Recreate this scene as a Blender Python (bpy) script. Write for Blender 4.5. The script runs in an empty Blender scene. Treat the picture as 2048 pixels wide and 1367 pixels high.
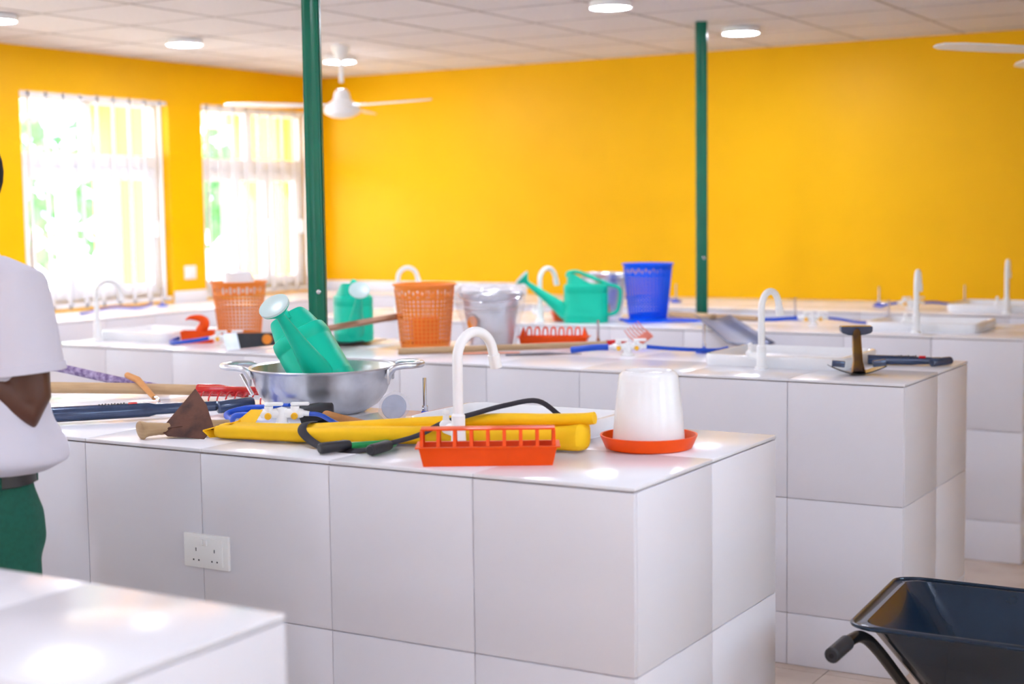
import bpy, bmesh, math, random
from mathutils import Vector, Matrix, noise as mnoise
R = math.radians
V = Vector
rng = random.Random(7)
SC = bpy.context.scene
COL = SC.collection

# ------------------------------------------------------------------ camera
cd = bpy.data.cameras.new('camera')
cam = bpy.data.objects.new('camera', cd); COL.objects.link(cam)
cam.location = (1.3653, -2.8052, 1.5704)
_yaw, _pitch, _roll = -0.534, 0.0868, -0.0130
F = V((math.sin(_yaw)*math.cos(_pitch), math.cos(_yaw)*math.cos(_pitch), -math.sin(_pitch)))
Rt = V((math.cos(_yaw), -math.sin(_yaw), 0)); Up = Rt.cross(F)
c_, s_ = math.cos(_roll), math.sin(_roll)
R2 = Rt*c_ + Up*s_; U2 = Up*c_ - Rt*s_
cam.matrix_world = Matrix(((R2.x, U2.x, -F.x, cam.location.x), (R2.y, U2.y, -F.y, cam.location.y),
                           (R2.z, U2.z, -F.z, cam.location.z), (0, 0, 0, 1)))
cd.sensor_width = 36.0; cd.lens = 36.0*3014.7/2048
cd.clip_start = 0.05; cd.clip_end = 200
cd.dof.use_dof = True; cd.dof.focus_distance = 4.15; cd.dof.aperture_fstop = 2.3
SC.camera = cam

# ------------------------------------------------------------------ light and exposure
SC.view_settings.view_transform = 'Standard'; SC.view_settings.look = 'None'
SC.view_settings.gamma = 1.0; SC.view_settings.use_curve_mapping = False
SC.view_settings.exposure = 1.6
W = bpy.data.worlds.new('sky'); SC.world = W; W.use_nodes = True
bg = W.node_tree.nodes['Background']; bg.inputs[0].default_value = (0.64, 0.79, 1.0, 1); bg.inputs[1].default_value = 3.7
sd = bpy.data.lights.new('sun', 'SUN'); sd.energy = 11.0; sd.angle = R(1); sd.color = (1.0, .96, .88)
sun = bpy.data.objects.new('sun', sd); COL.objects.link(sun); sun.rotation_euler = (R(20), R(-38), 0)
LAMP = 54.0

# ------------------------------------------------------------------ materials
def lin(h):
    h = h.lstrip('#'); o = []
    for i in (0, 2, 4):
        v = int(h[i:i+2], 16)/255; o.append(v/12.92 if v <= .04045 else ((v+.055)/1.055)**2.4)
    return (*o, 1)
MATS = {}
def mat(name, col, rough=.5, metal=0, spec=.5, var=.05, scale=30, bump=0, trans=0, coat=0, col2=None, alpha=1, sss=0):
    if name in MATS: return MATS[name]
    m = bpy.data.materials.new(name); m.use_nodes = True; nt = m.node_tree; N = nt.nodes; L = nt.links
    b = N['Principled BSDF']
    b.inputs['Roughness'].default_value = rough; b.inputs['Metallic'].default_value = metal
    b.inputs['Specular IOR Level'].default_value = spec
    if coat: b.inputs['Coat Weight'].default_value = coat; b.inputs['Coat Roughness'].default_value = .05
    tc = N.new('ShaderNodeTexCoord'); nz = N.new('ShaderNodeTexNoise'); nz.inputs['Scale'].default_value = scale
    nz.inputs['Detail'].default_value = 4
    L.new(tc.outputs['Object'], nz.inputs['Vector'])
    mx = N.new('ShaderNodeMix'); mx.data_type = 'RGBA'
    c1 = lin(col); c2 = lin(col2) if col2 else tuple(max(0, x*(1-var*3)) for x in c1[:3])+(1,)
    mx.inputs[6].default_value = c1; mx.inputs[7].default_value = c2
    mr = N.new('ShaderNodeMapRange'); mr.inputs[1].default_value = .4; mr.inputs[2].default_value = .7
    L.new(nz.outputs['Fac'], mr.inputs[0]); L.new(mr.outputs[0], mx.inputs[0]); L.new(mx.outputs[2], b.inputs['Base Color'])
    if bump:
        bp = N.new('ShaderNodeBump'); bp.inputs['Strength'].default_value = bump; bp.inputs['Distance'].default_value = .01
        L.new(nz.outputs['Fac'], bp.inputs['Height']); L.new(bp.outputs[0], b.inputs['Normal'])
    if trans:
        tl = N.new('ShaderNodeBsdfTranslucent'); L.new(mx.outputs[2], tl.inputs[0])
        ms = N.new('ShaderNodeMixShader'); ms.inputs[0].default_value = trans
        L.new(b.outputs[0], ms.inputs[1]); L.new(tl.outputs[0], ms.inputs[2])
        L.new(ms.outputs[0], N['Material Output'].inputs[0])
    if alpha < 1:
        tp = N.new('ShaderNodeBsdfTransparent'); tp.inputs[0].default_value = (1, 1, 1, 1)
        ms = N.new('ShaderNodeMixShader'); ms.inputs[0].default_value = alpha
        L.new(tp.outputs[0], ms.inputs[1]); L.new(b.outputs[0], ms.inputs[2])
        L.new(ms.outputs[0], N['Material Output'].inputs[0])
    MATS[name] = m; return m
def wood(name, a, b_, sc=(3, 3, 40)):
    m = bpy.data.materials.new(name); m.use_nodes = True; nt = m.node_tree; N = nt.nodes; L = nt.links
    b = N['Principled BSDF']; b.inputs['Roughness'].default_value = .6
    tc = N.new('ShaderNodeTexCoord'); mp = N.new('ShaderNodeMapping'); mp.inputs['Scale'].default_value = sc
    nz = N.new('ShaderNodeTexNoise'); nz.inputs['Scale'].default_value = 4; nz.inputs['Detail'].default_value = 6
    cr = N.new('ShaderNodeMix'); cr.data_type = 'RGBA'; cr.inputs[6].default_value = lin(a); cr.inputs[7].default_value = lin(b_)
    L.new(tc.outputs['Object'], mp.inputs[0]); L.new(mp.outputs[0], nz.inputs['Vector']); L.new(nz.outputs['Fac'], cr.inputs[0])
    L.new(cr.outputs[2], b.inputs['Base Color']); MATS[name] = m; return m
def emit(name, col, s):
    m = bpy.data.materials.new(name); m.use_nodes = True; N = m.node_tree.nodes
    b = N['Principled BSDF']; b.inputs['Base Color'].default_value = lin(col)
    b.inputs['Emission Color'].default_value = lin(col); b.inputs['Emission Strength'].default_value = s; return m
def glassmat(name, tint=(.97, .99, .98), gl=.12):
    m = bpy.data.materials.new(name); m.use_nodes = True; nt = m.node_tree; N = nt.nodes; L = nt.links
    N.remove(N['Principled BSDF'])
    tp = N.new('ShaderNodeBsdfTransparent'); tp.inputs[0].default_value = (*tint, 1)
    g = N.new('ShaderNodeBsdfGlossy'); g.inputs['Roughness'].default_value = .03
    lw = N.new('ShaderNodeLayerWeight'); lw.inputs[0].default_value = gl
    ms = N.new('ShaderNodeMixShader'); L.new(lw.outputs['Fresnel'], ms.inputs[0]); L.new(tp.outputs[0], ms.inputs[1]); L.new(g.outputs[0], ms.inputs[2])
    L.new(ms.outputs[0], N['Material Output'].inputs[0]); return m

YEL = mat('yellow_paint', '#FABD00', .45, var=.012, scale=3, spec=.2)
TILE = mat('white_glazed_tile', '#F0EFF4', .22, var=.01, scale=2, spec=.5)
FTILE = mat('white_satin_tile', '#EAE8EF', .32, var=.01, scale=2, spec=.4)
GROUT = mat('stained_grout', '#A08A84', .9, col2='#5A4440', scale=9)
CEIL = mat('ceiling_board', '#DED6D6', .85, var=.02, scale=60, bump=.05)
CGRID = mat('ceiling_grid', '#B4AAA8', .6)
FLOORM = mat('beige_floor_tile', '#CDB9AA', .25, col2='#BBA595', scale=4)
WHT = mat('white_plastic', '#FAFAFA', .3, var=.005)
WFR = mat('white_window_frame', '#F3F4FA', .35, var=.01)
CER = mat('white_ceramic', '#F5F5F7', .1, var=.005)
GRN = mat('dark_green_gloss_paint', '#006B50', .25, var=.04, scale=8, spec=.35)
ORG = mat('orange_plastic', '#FF9E42', .4, spec=.3, var=.01, trans=.25)
BLU = mat('blue_plastic', '#0A6CFF', .4, var=.02, trans=.25, spec=.3)
RED = mat('orange_red_plastic', '#FF5604', .35, spec=.3, var=.02, trans=.12)
TEAL = mat('teal_green_plastic', '#06D2AE', .4, spec=.35, var=.02, scale=12, trans=.1)
ROSE = mat('pale_white_plastic', '#E4F2F2', .3, var=.01, trans=.3)
GALV = mat('galvanised_steel', '#E2E4EA', .3, .85, var=.07, scale=14, bump=.03)
CHR = mat('chrome', '#D8D8DE', .12, 1, var=.02)
DKM = mat('dark_blue_painted_steel', '#384868', .22, .3, var=.06, coat=.5)
BLK = mat('black_rubber', '#25252B', .5, var=.08)
REDM = mat('red_enamel', '#D0121C', .22, var=.05, coat=.5)
RUST = mat('rusty_iron', '#6A4436', .75, .2, col2='#3E2A26', scale=22, bump=.25)
WOODM = wood('pale_wood', '#CDAE86', '#A9855C')
WOODY = wood('orange_wood', '#D99A5A', '#B97838')
YBAG = mat('yellow_canvas', '#FFC818', .6, spec=.25, var=.03, scale=14, bump=.1)
STRAP = mat('black_webbing', '#1E1A26', .7, var=.08)
BHOSE = mat('blue_rubber_hose', '#0A4EC8', .4, var=.03)
YCAP = mat('yellow_cap', '#FFC020', .4)
SKIN = mat('dark_skin', '#5A3424', .45, var=.05, scale=20)
HAIR = mat('black_hair', '#100E10', .9, var=.1, scale=200, bump=.5)
SHIRT = mat('white_cotton', '#DEDAE6', .85, var=.015, scale=5)
TROU = mat('dark_green_twill', '#0B5A48', .8, var=.06, scale=90, bump=.05)
BELT = mat('black_leather', '#2A2628', .35, var=.1)
WBAR = mat('dark_blue_steel_tray', '#142C42', .22, .3, var=.1, scale=8, coat=.3)
BLKP = mat('black_paint', '#15161A', .25, .2, var=.1, coat=.3)
PURP = mat('purple_wrapped_pole', '#6A5482', .35, col2='#B9A9CC', scale=55, bump=.4)
CLEAR = mat('clear_film', '#E6E4EC', .12, var=.03, alpha=.24, bump=.8, scale=18)
GLASS = glassmat('window_glass')
DARK = mat('dark_hole', '#1A1416', .9)
LEAF = mat('leaf_green', '#6E9A5E', .6, col2='#3F6A3C', scale=1.5, trans=.3)
BARK = mat('bark', '#5A4636', .9, bump=.3)
CREAM = mat('cream_paint', '#F0DCC4', .7, var=.01)
YOUT = mat('glare_paled_yellow', '#E6A85C', .7, var=.01)  # column yellow paled to apricot, outdoor overexposure put into the colour
EARTH = mat('pale_concrete_ground', '#D8D0C4', .9, col2='#B8B29C', scale=.6)
ORST = mat('orange_sticker', '#F08A18', .5)
SLATE = mat('grey_painted_steel', '#66687A', .4, .4, col2='#545E82', scale=5)

# ------------------------------------------------------------------ mesh helpers
class MB:
    def __init__(s): s.bm = bmesh.new()
    def add(s, vs, fs, M=None):
        b = [s.bm.verts.new((M @ V(v)) if M else V(v)) for v in vs]
        for f in fs:
            try: s.bm.faces.new([b[i] for i in f])
            except ValueError: pass
        return s
    def box(s, c, d, M=None, bev=0, seg=2):
        x, y, z = d[0]/2, d[1]/2, d[2]/2
        t = bmesh.new(); bmesh.ops.create_cube(t, size=1)
        for v in t.verts: v.co = V((v.co.x*d[0], v.co.y*d[1], v.co.z*d[2])) + V(c)
        if bev: bmesh.ops.bevel(t, geom=t.edges[:], offset=bev, segments=seg, profile=.5, affect='EDGES')
        t.verts.ensure_lookup_table(); t.verts.index_update()
        s.add([v.co.copy() for v in t.verts], [[v.index for v in f.verts] for f in t.faces], M); t.free(); return s
    def b2(s, lo, hi, M=None, bev=0): return s.box([(a+b)/2 for a, b in zip(lo, hi)], [abs(b-a) for a, b in zip(lo, hi)], M, bev)
    def loft(s, rings, caps=(True, True), closed=True, M=None):
        n = len(rings[0]); vs = [p for r in rings for p in r]; fs = []
        for i in range(len(rings)-1):
            for j in range(n if closed else n-1):
                k = (j+1) % n; fs.append([i*n+j, i*n+k, (i+1)*n+k, (i+1)*n+j])
        if caps[0]: fs.append(list(range(n))[::-1])
        if caps[1]: fs.append([(len(rings)-1)*n+j for j in range(n)])
        return s.add(vs, fs, M)
    def tube(s, pts, r, n=14, caps=True, closed=False, flat=1.0, up=None, M=None):
        pts = [V(p) for p in pts]; m = len(pts); rs = r if isinstance(r, (list, tuple)) else [r]*m
        def tan(i):
            a = pts[(i-1) % m] if (closed or i > 0) else pts[i]; b = pts[(i+1) % m] if (closed or i < m-1) else pts[i]
            return (b-a).normalized()
        t0 = tan(0); u = V(up) if up else (V((0, 0, 1)) if abs(t0.z) < .9 else V((1, 0, 0)))
        u = (u-t0*u.dot(t0)).normalized(); rings = []
        for i in range(m):
            t = tan(i); u = (u-t*u.dot(t)); u = u.normalized(); w = t.cross(u)
            rings.append([pts[i]+(w*math.cos(2*math.pi*k/n)+u*math.sin(2*math.pi*k/n)*flat)*rs[i] for k in range(n)])
        if closed: rings.append(rings[0])
        return s.loft(rings, (caps and not closed, caps and not closed), M=M)
    def lathe(s, prof, n=36, M=None, caps=(False, False)):
        rings = [[V((max(r, 1e-4)*math.cos(2*math.pi*k/n), max(r, 1e-4)*math.sin(2*math.pi*k/n), z)) for k in range(n)] for r, z in prof]
        return s.loft(rings, caps, M=M)
    def ball(s, c, r, n=16, M=None, sc=(1, 1, 1)):
        prof = [(r*math.sin(math.pi*i/n), -r*math.cos(math.pi*i/n)) for i in range(n+1)]
        T = Matrix.Translation(V(c)) @ Matrix.Diagonal((*sc, 1)); return s.lathe(prof, n*2, (M @ T) if M else T)
    def prism(s, poly, z0, z1, M=None):
        return s.loft([[V((x, y, z0)) for x, y in poly], [V((x, y, z1)) for x, y in poly]], M=M)
    def build(s, name, m, parent=None, world=False, sharp=38, mods=()):
        bm = s.bm; bmesh.ops.remove_doubles(bm, verts=bm.verts, dist=1e-5); bmesh.ops.recalc_face_normals(bm, faces=bm.faces)
        me = bpy.data.meshes.new(name)
        if world and parent is not None:
            chain = Matrix.Identity(4); p = parent
            while p is not None: chain = mloc(p) @ chain; p = p.parent
            bm.transform(chain.inverted())
        bm.to_mesh(me); bm.free(); me.shade_smooth(); me.set_sharp_from_angle(angle=R(sharp))
        me.materials.append(m); o = bpy.data.objects.new(name, me); COL.objects.link(o); o.parent = parent
        for k in mods:
            md = o.modifiers.new(k[0], k[0])
            for a, b in k[1].items(): setattr(md, a, b)
        return o
def mloc(o): return Matrix.LocRotScale(o.location, o.rotation_euler, o.scale)
SOL = lambda t, off=0: ('SOLIDIFY', dict(thickness=t, offset=off))
SUB = lambda n=1: ('SUBSURF', dict(levels=n, render_levels=n))
def tag(o, label, cat, group=None, kind=None):
    o['label'] = label; o['category'] = cat
    if group: o['group'] = group
    if kind: o['kind'] = kind
    return o
def thing(name, label, cat, loc=(0, 0, 0), rz=0, group=None):
    o = bpy.data.objects.new(name, None); COL.objects.link(o); o.empty_display_size = .05
    o.location = loc; o.rotation_euler = (0, 0, rz); return tag(o, label, cat, group)
def struct(o, label=None, cat=None):
    o['kind'] = 'structure'
    if label: o['label'] = label; o['category'] = cat
    return o
def dup(root, loc, rz, label, group=None, name=None):
    r = root.copy(); COL.objects.link(r); r.location = loc; r.rotation_euler = (0, 0, rz); r['label'] = label
    if group: r['group'] = group
    def rec(src, dst):
        for ch in list(src.children):
            k = ch.copy(); COL.objects.link(k); k.parent = dst; rec(ch, k)
    rec(root, r); return r
def catmull(P, n=8):
    P = [V(p) for p in P]; Q = [P[0]*2-P[1]]+P+[P[-1]*2-P[-2]]; o = []
    for i in range(1, len(Q)-2):
        a, b, c, d = Q[i-1:i+3]
        for k in range(n):
            t = k/n; o.append(.5*((2*b)+(c-a)*t+(2*a-5*b+4*c-d)*t*t+(3*b-a-3*c+d)*t**3))
    o.append(P[-1]); return o
def frame(o, x, z):     # matrix from origin, x axis, approximate z axis
    x = V(x).normalized(); z = V(z); z = (z-x*z.dot(x)).normalized(); y = z.cross(x)
    return Matrix(((x.x, y.x, z.x, o[0]), (x.y, y.y, z.y, o[1]), (x.z, y.z, z.z, o[2]), (0, 0, 0, 1)))

# ------------------------------------------------------------------ room shell
XL, YB, ZC = -5.67, 6.32, 2.575
XR, YF = 3.3, -5.2
H = .99
m = MB()
nx, ny = 15, 20
m.b2((XL-.2, YF-.2, -.12), (XR+.2, YB+.2, -.006))
struct(m.build('floor', GROUT))
fl = MB()
x = XL
while x < XR:
    y = YF
    while y < YB:
        fl.b2((x+.0015, y+.0015, -.01), (min(x+.6, XR)-.0015, min(y+.6, YB)-.0015, 0)); y += .6
    x += .6
o = fl.build('floor_tiles', FLOORM); o.name = 'floor.001'; struct(o)
m = MB(); m.b2((XL-.2, YF-.2, ZC+.012), (XR+.2, YB+.2, ZC+.12))
x = XL-.03
while x < XR:
    y = YF-.04
    while y < YB:
        m.b2((max(x+.006, XL), max(y+.006, YF), ZC+.001), (min(x+.594, XR), min(y+.594, YB), ZC+.02)); y += .6
    x += .6
ceil = struct(m.build('ceiling', CEIL))
m = MB(); x = XL-.03+.6
while x < XR: m.b2((x-.007, YF, ZC-.001), (x+.007, YB, ZC+.006)); x += .6
y = YF-.04+.6
while y < YB: m.b2((XL, y-.007, ZC-.001), (XR, y+.007, ZC+.006)); y += .6
m.build('ceiling_grid', CGRID, ceil)
struct((MB().b2((XL-.2, YB, 0), (XR+.2, YB+.2, ZC+.1))).build('wall_back', YEL))
def wall_open(name, axis, pos, t, a0, a1, z1, ops):
    m = MB(); c = a0
    def bx(p, q, za, zb):
        if q-p < 1e-4 or zb-za < 1e-4: return
        if axis == 'x': m.b2((pos, p, za), (pos+t, q, zb))
        else: m.b2((p, pos, za), (q, pos+t, zb))
    for (p, q, za, zb) in ops:
        bx(c, p, 0, z1); bx(p, q, 0, za); bx(p, q, zb, z1); c = q
    bx(c, a1, 0, z1); return struct(m.build(name, YEL))
WINS = [(-3.9, -2.5), (-2.0, -.75), (-.1, 1.15), (1.6, 2.85), (3.44, 4.68), (5.0, 6.2)]
wall_open('wall_left', 'x', XL, -.2, YF, YB, ZC+.1, [(a, b, 1.0, 2.32) for a, b in WINS])
RW = [(-4.2, -3.2), (-1.4, -.4), (1.2, 2.2)]
wall_open('wall_front', 'y', YF, -.2, XL, XR, ZC+.1, [(a, b, .95, 2.35) for a, b in RW])
RS = [(-3.4, -2.0), (-1.0, .4), (1.4, 2.7)]  # unseen right-hand windows, added and widened to brighten the bench ends
wall_open('wall_right', 'x', XR, .2, YF, YB, ZC+.1, [(a, b, .95, 2.35) for a, b in RS])
def window(n, M, w, z0, z1, bars=9):
    h = z1-z0; r = struct(bpy.data.objects.new('window_%d' % n, None)); COL.objects.link(r); r.matrix_world = M
    f = MB(); zt = z0+.70*h
    for a, b in (((0, z0), (.045, z1)), ((w-.045, z0), (w, z1)), ((.044, z1-.045), (w-.044, z1)), ((.044, z0), (w-.044, z0+.05)), ((.044, zt-.05), (w-.044, zt+.035)), ((w*.475, zt+.034), (w*.525, z1-.044))):
        f.b2((a[0], -.03, a[1]), (b[0], .03, b[1]), bev=.006)
    fr = f.build('window_frame', WFR, r)
    for i in range(3):
        a, b = .045+(w-.09)*i/3, .045+(w-.09)*(i+1)/3; s = MB()
        for p, q in (((a, z0+.05), (a+.055, zt-.05)), ((b-.055, z0+.05), (b, zt-.05)), ((a+.054, z0+.051), (b-.054, z0+.12)), ((a+.054, zt-.12), (b-.054, zt-.051))):
            s.b2((p[0], -.045, p[1]), (q[0], .0215, q[1]), bev=.006)
        cs = s.build('casement_sash', WFR, r)
        MB().b2((a+.05, -.004, z0+.1), (b-.05, .004, zt-.1)).build('window_pane', GLASS, cs)
        hb = MB().box((b-.028, -.06, z0+.36*h), (.018, .03, .10), bev=.004); hb.build('window_handle', WHT, cs)
    for a, b in ((.045, w*.475), (w*.525, w-.045)): MB().b2((a, -.004, zt+.03), (b, .004, z1-.04)).build('window_pane', GLASS, fr)
    for i in range(bars):
        xx = w*(i+.55)/bars; MB().box((xx, -.10, (z0+z1)/2), (.018, .012, h-.005)).build('security_bar', WFR, r)
    bb = MB()
    for zz in (z0+.02, z1-.02): bb.box((w/2, -.10, zz), (w, .012, .025))
    bb.build('bar_rail', WFR, r)
for i, (a, b) in enumerate(WINS):
    window(i+1, Matrix(((0, -1, 0, XL-.12), (1, 0, 0, a), (0, 0, 1, 0), (0, 0, 0, 1))), b-a, 1.0, 2.32)
for i, (a, b) in enumerate(RW):
    window(i+7, Matrix(((-1, 0, 0, b), (0, -1, 0, YF-.1), (0, 0, 1, 0), (0, 0, 0, 1))), b-a, .95, 2.35, 12)
for i, (a, b) in enumerate(RS):
    window(i+10, Matrix(((0, 1, 0, XR+.1), (-1, 0, 0, b), (0, 0, 1, 0), (0, 0, 0, 1))), b-a, .95, 2.35, 10)
# low white tile band above the counters (left wall piers and left part of the back wall)
tb = MB()
for a, b in ((2.85, 3.44), (4.68, 5.0), (6.2, YB-.008)): tb.b2((XL, a+.002, H), (XL+.008, b-.002, 1.065), bev=.002)
x = XL+.01
while x < -3.9: tb.b2((x, YB-.008, H), (min(x+.4, -3.9)-.002, YB, 1.065), bev=.002); x += .4
struct(tb.build('trim_1', TILE))

# ------------------------------------------------------------------ outside
struct(MB().b2((-60, -40, -.5), (XL-.2, 60, -.25)).build('outdoor_ground', EARTH), 'pale sunlit ground outside the windows', 'ground')
struct(MB().b2((-7.9, -8, -.25), (XL-.2, 14, -.02)).build('verandah_floor', EARTH), 'pale verandah floor outside the windows', 'floor')
struct(MB().b2((-8.3, -8, 2.75), (XL-.2, 14, 2.9)).b2((-8.25, -8, 2.38), (-8.0, 14, 2.75)).build('verandah_roof', CREAM), 'cream verandah beam and soffit outside the windows', 'roof')
for i, (yy, ww, d) in enumerate([(6.38, .36, 'seen through the right half of the left window'), (6.88, .30, 'second along, seen at the right edge of the left window'), (8.1, .34, 'seen through the middle of the window by the post'), (8.62, .34, 'farthest along, beside the post in the right window')]):
    c = thing('verandah_column', 'yellow verandah column outside, '+d, 'column', (-7.82, yy, -.02))
    MB().box((0, 0, 1.385), (.26, ww, 2.76), bev=.01).build('shaft', YOUT, c)
    MB().box((0, 0, .1), (.32, ww+.06, .2), bev=.01).build('plinth', CREAM, c)
def tree(loc, hh, rr, label):
    t = thing('tree', label, 'tree', loc); k = random.Random(int(loc[1]*10))
    MB().tube([(0, 0, 0), (.1, .05, hh*.3), (0, .15, hh*.6), (.1, 0, hh*.8)], [.16, .12, .09, .04], 10).build('trunk', BARK, t)
    f = MB()
    for i in range(700):
        d = V((k.gauss(0, 1), k.gauss(0, 1), k.gauss(0, .8))).normalized()*rr*(k.random()**.4); p = V((0, 0, hh*.72))+d
        a = V((k.gauss(0, 1), k.gauss(0, 1), k.gauss(0, 1))).normalized(); b = a.orthogonal().normalized(); s = k.uniform(.1, .22)
        f.add([p-a*s, p+b*s*.45, p+a*s, p-b*s*.45], [(0, 1, 2, 3)])
    f.build('foliage', LEAF, t)
tree((-13.5, 10.2, -.25), 3.4, 1.7, 'leafy green tree seen through the left part of the left window')
tree((-17, 11.6, -.25), 4.6, 1.5, 'taller green tree farther back beyond the left window')
tree((-14.0, 13.6, -.25), 3.2, 1.2, 'small green tree seen through the window beside the post')

# ------------------------------------------------------------------ benches
T = .4
def tiled(m, M, w, h, tx, tz, t=.009, g=.0022, first_w=None, rows=None):
    # slabs over a w x h face: local x along, y up, z out
    xs = [0]; 
    while xs[-1] < w-1e-4: xs.append(min(xs[-1]+tx, w))
    if len(xs) > 2 and xs[-1]-xs[-2] < .03: xs.pop(-2)
    ys = rows or [0, h]
    for i in range(len(xs)-1):
        for j in range(len(ys)-1):
            m.b2((xs[i]+g/2, ys[j]+g/2, -.002), (xs[i+1]-g/2, ys[j+1]-g/2, t), M, bev=.0016)
def bench(x0, x1, y0, y1, label, front=True, endr=True):
    b = thing('lab_bench', label, 'bench', ((x0+x1)/2, (y0+y1)/2, 0))
    t = .009; rows = [0, H-.8-t, H-.4-t, H-t-.002]; w = x1-x0; d = y1-y0
    MB().b2((x0+t, y0+t, 0), (x1-t, y1-t, H-t)).build('bench_core', GROUT, b, True)
    s = MB()
    # front (facing -Y): tiles counted from the right-hand end
    tiled(s, Matrix(((-1, 0, 0, x1-.001), (0, 0, -1, y0+t), (0, 1, 0, 0), (0, 0, 0, 1))), w-.002, H, T, T, t, rows=rows)
    tiled(s, Matrix(((1, 0, 0, x0+.001), (0, 0, 1, y1-t), (0, 1, 0, 0), (0, 0, 0, 1))), w-.002, H, T, T, t, rows=rows)
    tiled(s, Matrix(((0, 0, 1, x1-t), (1, 0, 0, y0+t+.001), (0, 1, 0, 0), (0, 0, 0, 1))), d-2*t-.002, H, T, T, t, rows=rows)
    tiled(s, Matrix(((0, 0, -1, x0+t), (-1, 0, 0, y1-t-.001), (0, 1, 0, 0), (0, 0, 0, 1))), d-2*t-.002, H, T, T, t, rows=rows)
    s.build('side_tiles', FTILE, b, True)
    wt = MB()
    nyy = 2 if d > .6 else 1
    xs = [x1]
    while xs[-1] > x0+1e-4: xs.append(max(xs[-1]-T, x0))
    for i in range(len(xs)-1):
        for j in range(nyy):
            wt.b2((xs[i+1]+.0008, y0+d*j/nyy+.0008, H-t), (xs[i]-.0008, y0+d*(j+1)/nyy-.0008, H), bev=.0016)
    wt.build('worktop_tiles', TILE, b, True)
    return b
BW = .83
bench(-4.0, -.02, -1.12-BW, -1.12, 'white tiled bench nearest the camera, cut off at the bottom left corner')
bench(-4.0, 0, 0, BW, 'white tiled bench with the double wall socket and the galvanised basin')
bench(-4.0, -.02, 2.05, 2.05+BW, 'white tiled bench carrying the orange wastebaskets and the wrapped bucket')
bench(-4.0, -.03, 3.9, 3.9+BW, 'white tiled bench carrying the blue wastebasket and side-on watering can')
bench(-3.95, .0, 5.3, YB-.003, 'white tiled bench against the far yellow wall')
b = bench(XL+.003, -3.955, 5.9, YB-.01, 'short narrow white tiled counter in the far corner of the room')
b = bench(XL+.01, -5.0, -3.0, 5.895, 'long white tiled counter under the windows')

# ------------------------------------------------------------------ posts
def post(x, y, label):
    p = thing('post', label, 'post', (x, y, 0), R(30.6))
    prof = []
    n = 48
    for k in range(n):
        a = 2*math.pi*k/n; c, s = math.cos(a), math.sin(a); e = .35
        xx = .031*math.copysign(abs(c)**e, c); yy = .031*math.copysign(abs(s)**e, s)
        g = 1-.16*(1 if (k % 6) in (0,) else 0); prof.append((xx*g, yy*g))
    MB().loft([[V((a, b, z)) for a, b in prof] for z in (0, ZC)]).build('post_shaft', GRN, p, sharp=25)
    MB().box((0, 0, .004), (.13, .13, .008), bev=.002).build('base_plate', GRN, p)
    MB().lathe([(0, 0), (.008, 0), (.008, .004), (.005, .006), (0, .006)], 12, Matrix.Translation((.008, -.031, 1.30)) @ Matrix.Rotation(R(90), 4, 'X')).build('screw', CHR, p)
    return p
post(-1.88, 1.36, 'dark green fluted steel post rising behind the galvanised basin')
post(-1.95, 4.86, 'dark green fluted steel post before the yellow wall, right of the blue wastebasket')

# ------------------------------------------------------------------ ceiling lights and fans
LM = emit('lit_diffuser', '#E8EEFF', LAMP)
l0 = None
vis = {(-4.7, 3.8): 'round ceiling light above the left window', (-4.6, 5.14): 'round ceiling light behind the fan with the white rod', (-1.98, 3.83): 'round ceiling light at the top edge between the two posts', (-1.87, 5.23): 'round ceiling light just right of the farther green post'}
spots = list(vis) + [(a, b) for a in (-4.7, -2.0, .75) for b in (2.45, .2, -2.0, -4.2) if (a, b) != (.75, 2.45)]
for (lx, ly) in spots:
    lb = vis.get((lx, ly), 'round ceiling light nearer the camera, out of view above')
    if l0 is None:
        l0 = thing('ceiling_light', lb, 'ceiling light', (lx, ly, ZC), 0, 'round ceiling lights')
        MB().lathe([(0, 0), (.098, 0), (.102, -.004), (.103, -.032), (.099, -.034), (.097, -.028), (0, -.027)], 40).build('light_body', WHT, l0)
        MB().lathe([(.0965, -.029), (.09, -.035), (.06, -.038), (0, -.039)], 40).build('diffuser', LM, l0)
    else: dup(l0, (lx, ly, ZC), 0, lb)
def fan(x, y, zb, rot, label):
    f = thing('ceiling_fan', label, 'ceiling fan', (x, y, ZC))
    d = ZC-zb
    MB().lathe([(0, 0), (.055, 0), (.05, -.03), (.028, -.09), (.016, -.095), (0, -.095)], 28).build('canopy', WHT, f)
    MB().tube([(0, 0, -.08), (0, 0, -d+.14)], .013, 14).build('down_rod', WHT, f)
    MB().lathe([(0, -d+.105), (.03, -d+.10), (.045, -d+.08), (.055, -d+.035), (.09, -d+.012), (.112, -d-.02), (.105, -d-.045), (.06, -d-.068), (.02, -d-.074), (0, -d-.074)], 36).build('motor_housing', WHT, f)
    for k in range(3):
        a = rot+k*2*math.pi/3; M = Matrix.Rotation(a, 4, 'Z') @ Matrix.Translation((0, 0, -d)) @ Matrix.Rotation(R(8), 4, 'X')
        bl = MB(); poly = [(.16, -.045), (.3, -.058), (.5, -.06), (.66, -.055), (.705, -.03), (.715, 0), (.7, .03), (.6, .048), (.4, .05), (.2, .045), (.16, .03)]
        bl.prism(poly, -.003, .003, M)
        B = bl.build('blade', WHT, f)
        MB().box((.13, 0, .004), (.12, .04, .006), M, bev=.002).build('blade_bracket', WHT, B)
fan(-4.2, 4.62, 2.215, R(232), 'white ceiling fan hanging right of the nearer green post')
fan(.09, 4.04, 2.22, R(237), 'white ceiling fan with only blade tips in view, top right corner')

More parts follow.
